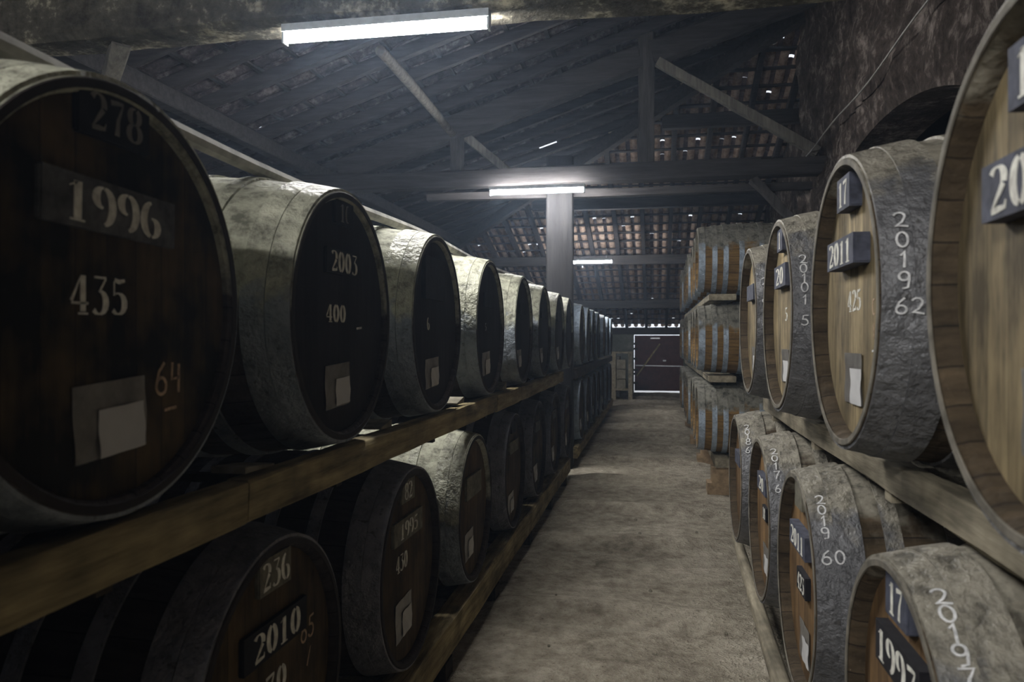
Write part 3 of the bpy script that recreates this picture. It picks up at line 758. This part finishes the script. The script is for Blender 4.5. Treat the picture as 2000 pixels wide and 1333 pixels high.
cf = struct('ceiling_far', mb, 'tileFar', smooth=True); obj('shade_toned_cover_tiles', cov, 'tile', cf)  # covers coloured darker to paint shade into the gaps between channel tiles
def rp(name, a, b, w, h, mat='rafter', up=(0, 0, 1), seed=0, seg=6):
    mb = MB(); mb.beam(a, b, w, h, up, seg=seg, wob=.008, seed=seed); return obj(name, mb, mat, ceil)
y = -5.8; k = 0
while y < 25:
    xe = min(2.05 if y < 11.6 else 2.5, (4.19-.30*y)/.32)
    if xe > -8.8: rp('rafter', (-9.2, y, A(-9.2)-.08), (xe, y, A(xe)-.08), .09, .13, seed=k)
    y += .64; k += 1
x = -8.65
while x < 2.5:
    ye = (8.34-4.15-.32*x)/.30
    rp('rafter', (x, 26.3, B(26.3)-.08), (x, ye, B(ye)-.08), .09, .13, seed=k, mat='rafter'); x += .643; k += 1
# battens carry the tiles
for r in range(nrow):
    x = -9.30+r*TL*math.cos(sA)
    if x < -6.2: continue
    ye = (8.34-4.15-.32*x)/.30; rp('batten', (x, -6, A(x)+.0), (x, ye, A(x)+.0), .05, .03, seed=r, seg=2)
for r in range(rowsB):
    y = 26.47-r*TLB*math.cos(sB); xs_ = (8.34-.30*y-4.15)/.32
    if xs_ < 2.4: rp('batten', (max(-9.2, xs_), y, B(y)+.0), (2.45, y, B(y)+.0), .11, .03, seed=r, seg=2)
for yy in (13.95, 16.9, 19.95, 23.2):
    xs_ = (8.34-.30*yy-4.15)/.32+.1
    rp('purlin', (xs_, yy, B(yy)-.33), (2.45, yy, B(yy)-.33), .17, .24, 'beam', seed=int(yy))
rp('purlin', (-4.78, -6, A(-4.78)-.22), (-4.78, 18.6, A(-4.78)-.22), .16, .18, 'beam', seed=3, seg=10)
rp('hip_rafter', (-9.1, 23.21, A(-9.1)-.26), (2.3, 11.04, A(2.3)-.26), .14, .24, 'beam', seed=5, seg=10)

# ------------------------------------------------------------------ trusses
def truss(label, Y, full=True):
    t = thing('roof_truss', label, 'truss', (0, Y, 0), 0, 'roof trusses')
    def p(name, a, b, w, h, mat, seed=1, up=(0, 0, 1), seg=6, wob=.01):
        mb = MB(); mb.beam(a, b, w, h, up, seg=seg, wob=wob, seed=seed); return obj(name, mb, mat, t)
    return t, p
t, p = truss('second truss, its dark tie beam crossing above the middle tube light', 10.3)
p('tie_beam', (-9.1, 0, EYE+2.19), (WX+.08, 0, EYE+2.18), .22, .23, 'beam', 1, seg=14, wob=.014)
p('tie_beam', (-3.2, .42, EYE+2.03), (WX+.3, .42, EYE+2.01), .14, .10, 'beam', 2)
p('king_post', (-.115, 0, EYE+2.30), (-.115, 0, EYE+4.10), .20, .20, 'beamV', 3, up=(0, 1, 0))
p('principal_rafter', (-4.35, 0, EYE+2.36), (-.2, 0, EYE+3.67), .22, .31, 'beam', 4, seg=10)
p('principal_rafter', (-.05, 0, EYE+3.72), (WX+.1, 0, EYE+4.42), .22, .29, 'beam', 5)
p('strut', (-2.66, 0, EYE+2.30), (-2.66, 0, EYE+2.80), .16, .16, 'beamV', 6, up=(0, 1, 0))
p('brace', (.03, -.12, EYE+3.58), (WX-.05, -.12, EYE+2.33), .11, .12, 'brace', 7, wob=.006)
p('brace', (-2.56, .1, EYE+2.80), (-1.98, .1, EYE+2.30), .11, .11, 'brace', 8)
p('brace', (1.22, .0, EYE+2.05), (1.95, .0, EYE+1.25), .11, .11, 'beamV', 9)
mb = MB(); mb.box((-1.25, 10.3, EYE+.16), (.33, .30, EYE*2+.32-.0)); 
mb = MB(); mb.beam((-1.285, 10.60, 0), (-1.285, 10.60, EYE+2.5), .36, .24, up=(0, 1, 0), seg=10, wob=.006)
tag(obj('post', mb, 'postDark'), 'thick dark square post rising from the left barrels to the tie beam', 'post')
t, p = truss('first truss, plastered tie beam above the nearest tube light', 4.42)
p('tie_beam', (-9.1, 0, EYE+2.06), (WX+.08, 0, EYE+2.01), .30, .30, 'plaster', 11, seg=24, wob=.018)
p('principal_rafter', (-8.5, 0, EYE+1.75), (WX+.1, 0, EYE+4.40), .22, .28, 'beam', 12, seg=10)
p('king_post', (-.115, 0, EYE+2.16), (-.115, 0, EYE+3.75), .20, .20, 'beamV', 13, up=(0, 1, 0))
p('brace', (-3.35, 0, EYE+1.90), (-3.75, .3, EYE+1.45), .10, .10, 'brace', 14)
t, p = truss('truss over the camera end of the store', -1.6)
p('tie_beam', (-9.1, 0, EYE+2.06), (WX+.08, 0, EYE+2.03), .26, .28, 'beam', 21, seg=10)
p('principal_rafter', (-8.5, 0, EYE+1.75), (WX+.1, 0, EYE+4.40), .22, .28, 'beam', 22, seg=10)
mb = MB(); mb.tube([(-2.87, 7.85, EYE+3.07), (-2.80, 8.6, EYE+2.98), (-2.73, 9.5, EYE+2.86), (-2.69, 10.16, EYE+2.78)], [.058, .06, .056, .052], 10)
tag(obj('wind_brace', mb, 'brace'), 'pale round brace pole running down from the roof to the second truss', 'pole')

# ------------------------------------------------------------------ cable on the stone wall
mb = MB(); pts = []
for i in range(60):
    yy = 1.5+i*.31; X_ = WX-.15 if yy < 11.5 else 2.45-.09
    pts.append((X_, yy, EYE+2.37+.09*math.sin(yy*.55)*.5+.02*math.sin(yy*2.3)))
mb.tube(pts[:33], .009, 6)
tag(obj('cable', mb, 'cable'), 'thin cable running along the right stone wall above the arch', 'cable')

# ------------------------------------------------------------------ tube lights
def strip_light(label, x0, x1, y, z, dz=0., hang=0):
    L = x1-x0; t = thing('tube_light', label, 'light', ((x0+x1)/2, y, z), 0, 'tube lights across the aisle'); t.rotation_euler = (0, dz, 0)
    mb = MB(); mb.box((0, 0, .052), (L, .075, .044)); mb.box((0, 0, .028), (L-.03, .04, .008)); obj('housing', mb, 'housing', t, False)
    mb = MB(); n = 14; r = .026
    prof = [(r*math.cos(2*math.pi*k/n), r*math.sin(2*math.pi*k/n)*.95-.004) for k in range(n)]
    xs_ = [(-L/2+.012, .80), (-L/2+.02, 1), (L/2-.02, 1), (L/2-.012, .80)]; v = [(x, a*s_, b*s_) for x, s_ in xs_ for a, b in prof]
    f = [(i*n+k, i*n+(k+1) % n, i*n+n+(k+1) % n, i*n+n+k) for i in range(3) for k in range(n)]+[tuple(reversed(range(n))), tuple(3*n+k for k in range(n))]
    mb.add(v, f); obj('tube', mb, 'tube', t)
    if hang:
        for s_ in (-1, 1):
            mb = MB(); mb.tube([(s_*L*.35, 0, .06), (s_*L*.35, 0, hang)], .006, 6); obj('hanger', mb, 'steel', t)
    for s_ in (-1, 1):
        mb = MB(); mb.box((s_*(L/2-.006), 0, .0), (.012, .06, .07)); obj('end_cap', mb, 'housing', t, False)
    return t
strip_light('nearest tube light, long and bright under the plastered beam', -2.17, -.92, 4.30, EYE+1.79, .0)
strip_light('middle tube light hanging below the second truss', -2.14, -.89, 9.99, EYE+1.93)
strip_light('farthest tube light, smallest, above the end of the aisle', -1.90, -.97, 18.0, EYE+1.80, hang=1.0)
strip_light('tube light over the camera end of the aisle, left one', -2.20, -.95, -1.5, EYE+1.80)
strip_light('tube light over the camera end of the aisle, further back', -2.20, -.95, -4.2, EYE+1.80)

# ------------------------------------------------------------------ things at the far end
sh = thing('storage_shelf', 'old timber shelf with a plank top by the far door', 'shelf', (-.95, 23.0, 0))
mb = MB(); mb.box((0, 0, 1.375), (.62, .5, .05)); obj('top', mb, 'railGrey', sh, False)
for s_ in (-1, 1):
    mb = MB(); mb.box((s_*.24, 0, .675), (.12, .45, 1.35)); obj('side_panel', mb, 'railGrey', sh, False)
mb = MB(); mb.box((0, 0, .30), (.36, .45, .05)); obj('shelf', mb, 'railGrey', sh, False)
for i, (z, nm) in enumerate(((.325, 'lower'), (.615, 'middle'), (.905, 'topmost'))):
    mb = MB(); mb.box((-.03, -.05, z+.135), (.26, .30, .265)); o = obj('stone_block', mb, 'block', None, False); o.location = (-.95, 23.0, .0)
    tag(o, '%s grey stone block of the pile inside the far shelf' % nm, 'block', 'stone blocks in the shelf')
mb = MB(); mb.box((-1.42, 24.2, .62), (.7, .8, 1.24)); tag(obj('masonry_block', mb, 'block', None, False), 'low masonry block behind the shelf against the far wall', 'block')

for i in range(14):
    q = random.Random(50+i); x, y = q.uniform(-.7, .45), 2.2+i*.42+q.uniform(-.1, .1); sz = q.uniform(.008, .016)
    mb = MB(); mb.lathe([(-sz, sz*.3), (-sz*.6, sz*.8), (0, sz*q.uniform(.8, 1.1)), (sz*.7, sz*.7), (sz, sz*.3)], 7, 0)
    o = obj('pebble', mb, 'block'); o.location = (x, y, floor_z(x, y)+sz*.55); o.rotation_euler = (0, 0, q.uniform(0, 3))
    tag(o, 'small pale pebble lying loose on the dusty earth of the aisle', 'pebble', 'pebbles on the aisle floor')

# ------------------------------------------------------------------ haze in the air of the store
if HAZE > 0:
    m = bpy.data.materials.new('dusty_air'); m.use_nodes = True; nt = m.node_tree; nt.nodes.clear()
    o_ = nt.nodes.new('ShaderNodeOutputMaterial'); vs = nt.nodes.new('ShaderNodeVolumeScatter')
    vs.inputs['Color'].default_value = (.58, .74, 1, 1); vs.inputs['Density'].default_value = HAZE; vs.inputs['Anisotropy'].default_value = .55
    nt.links.new(vs.outputs[0], o_.inputs['Volume'])
    mb = MB(); mb.box((-3.4, 10.0, 3.2), (11.3, 31.9, 6.3)); h = obj('haze', mb, m, None, False)
    h['kind'] = 'stuff'; h['label'] = 'faint dusty haze in the air around the tube lights'; h['category'] = 'haze'
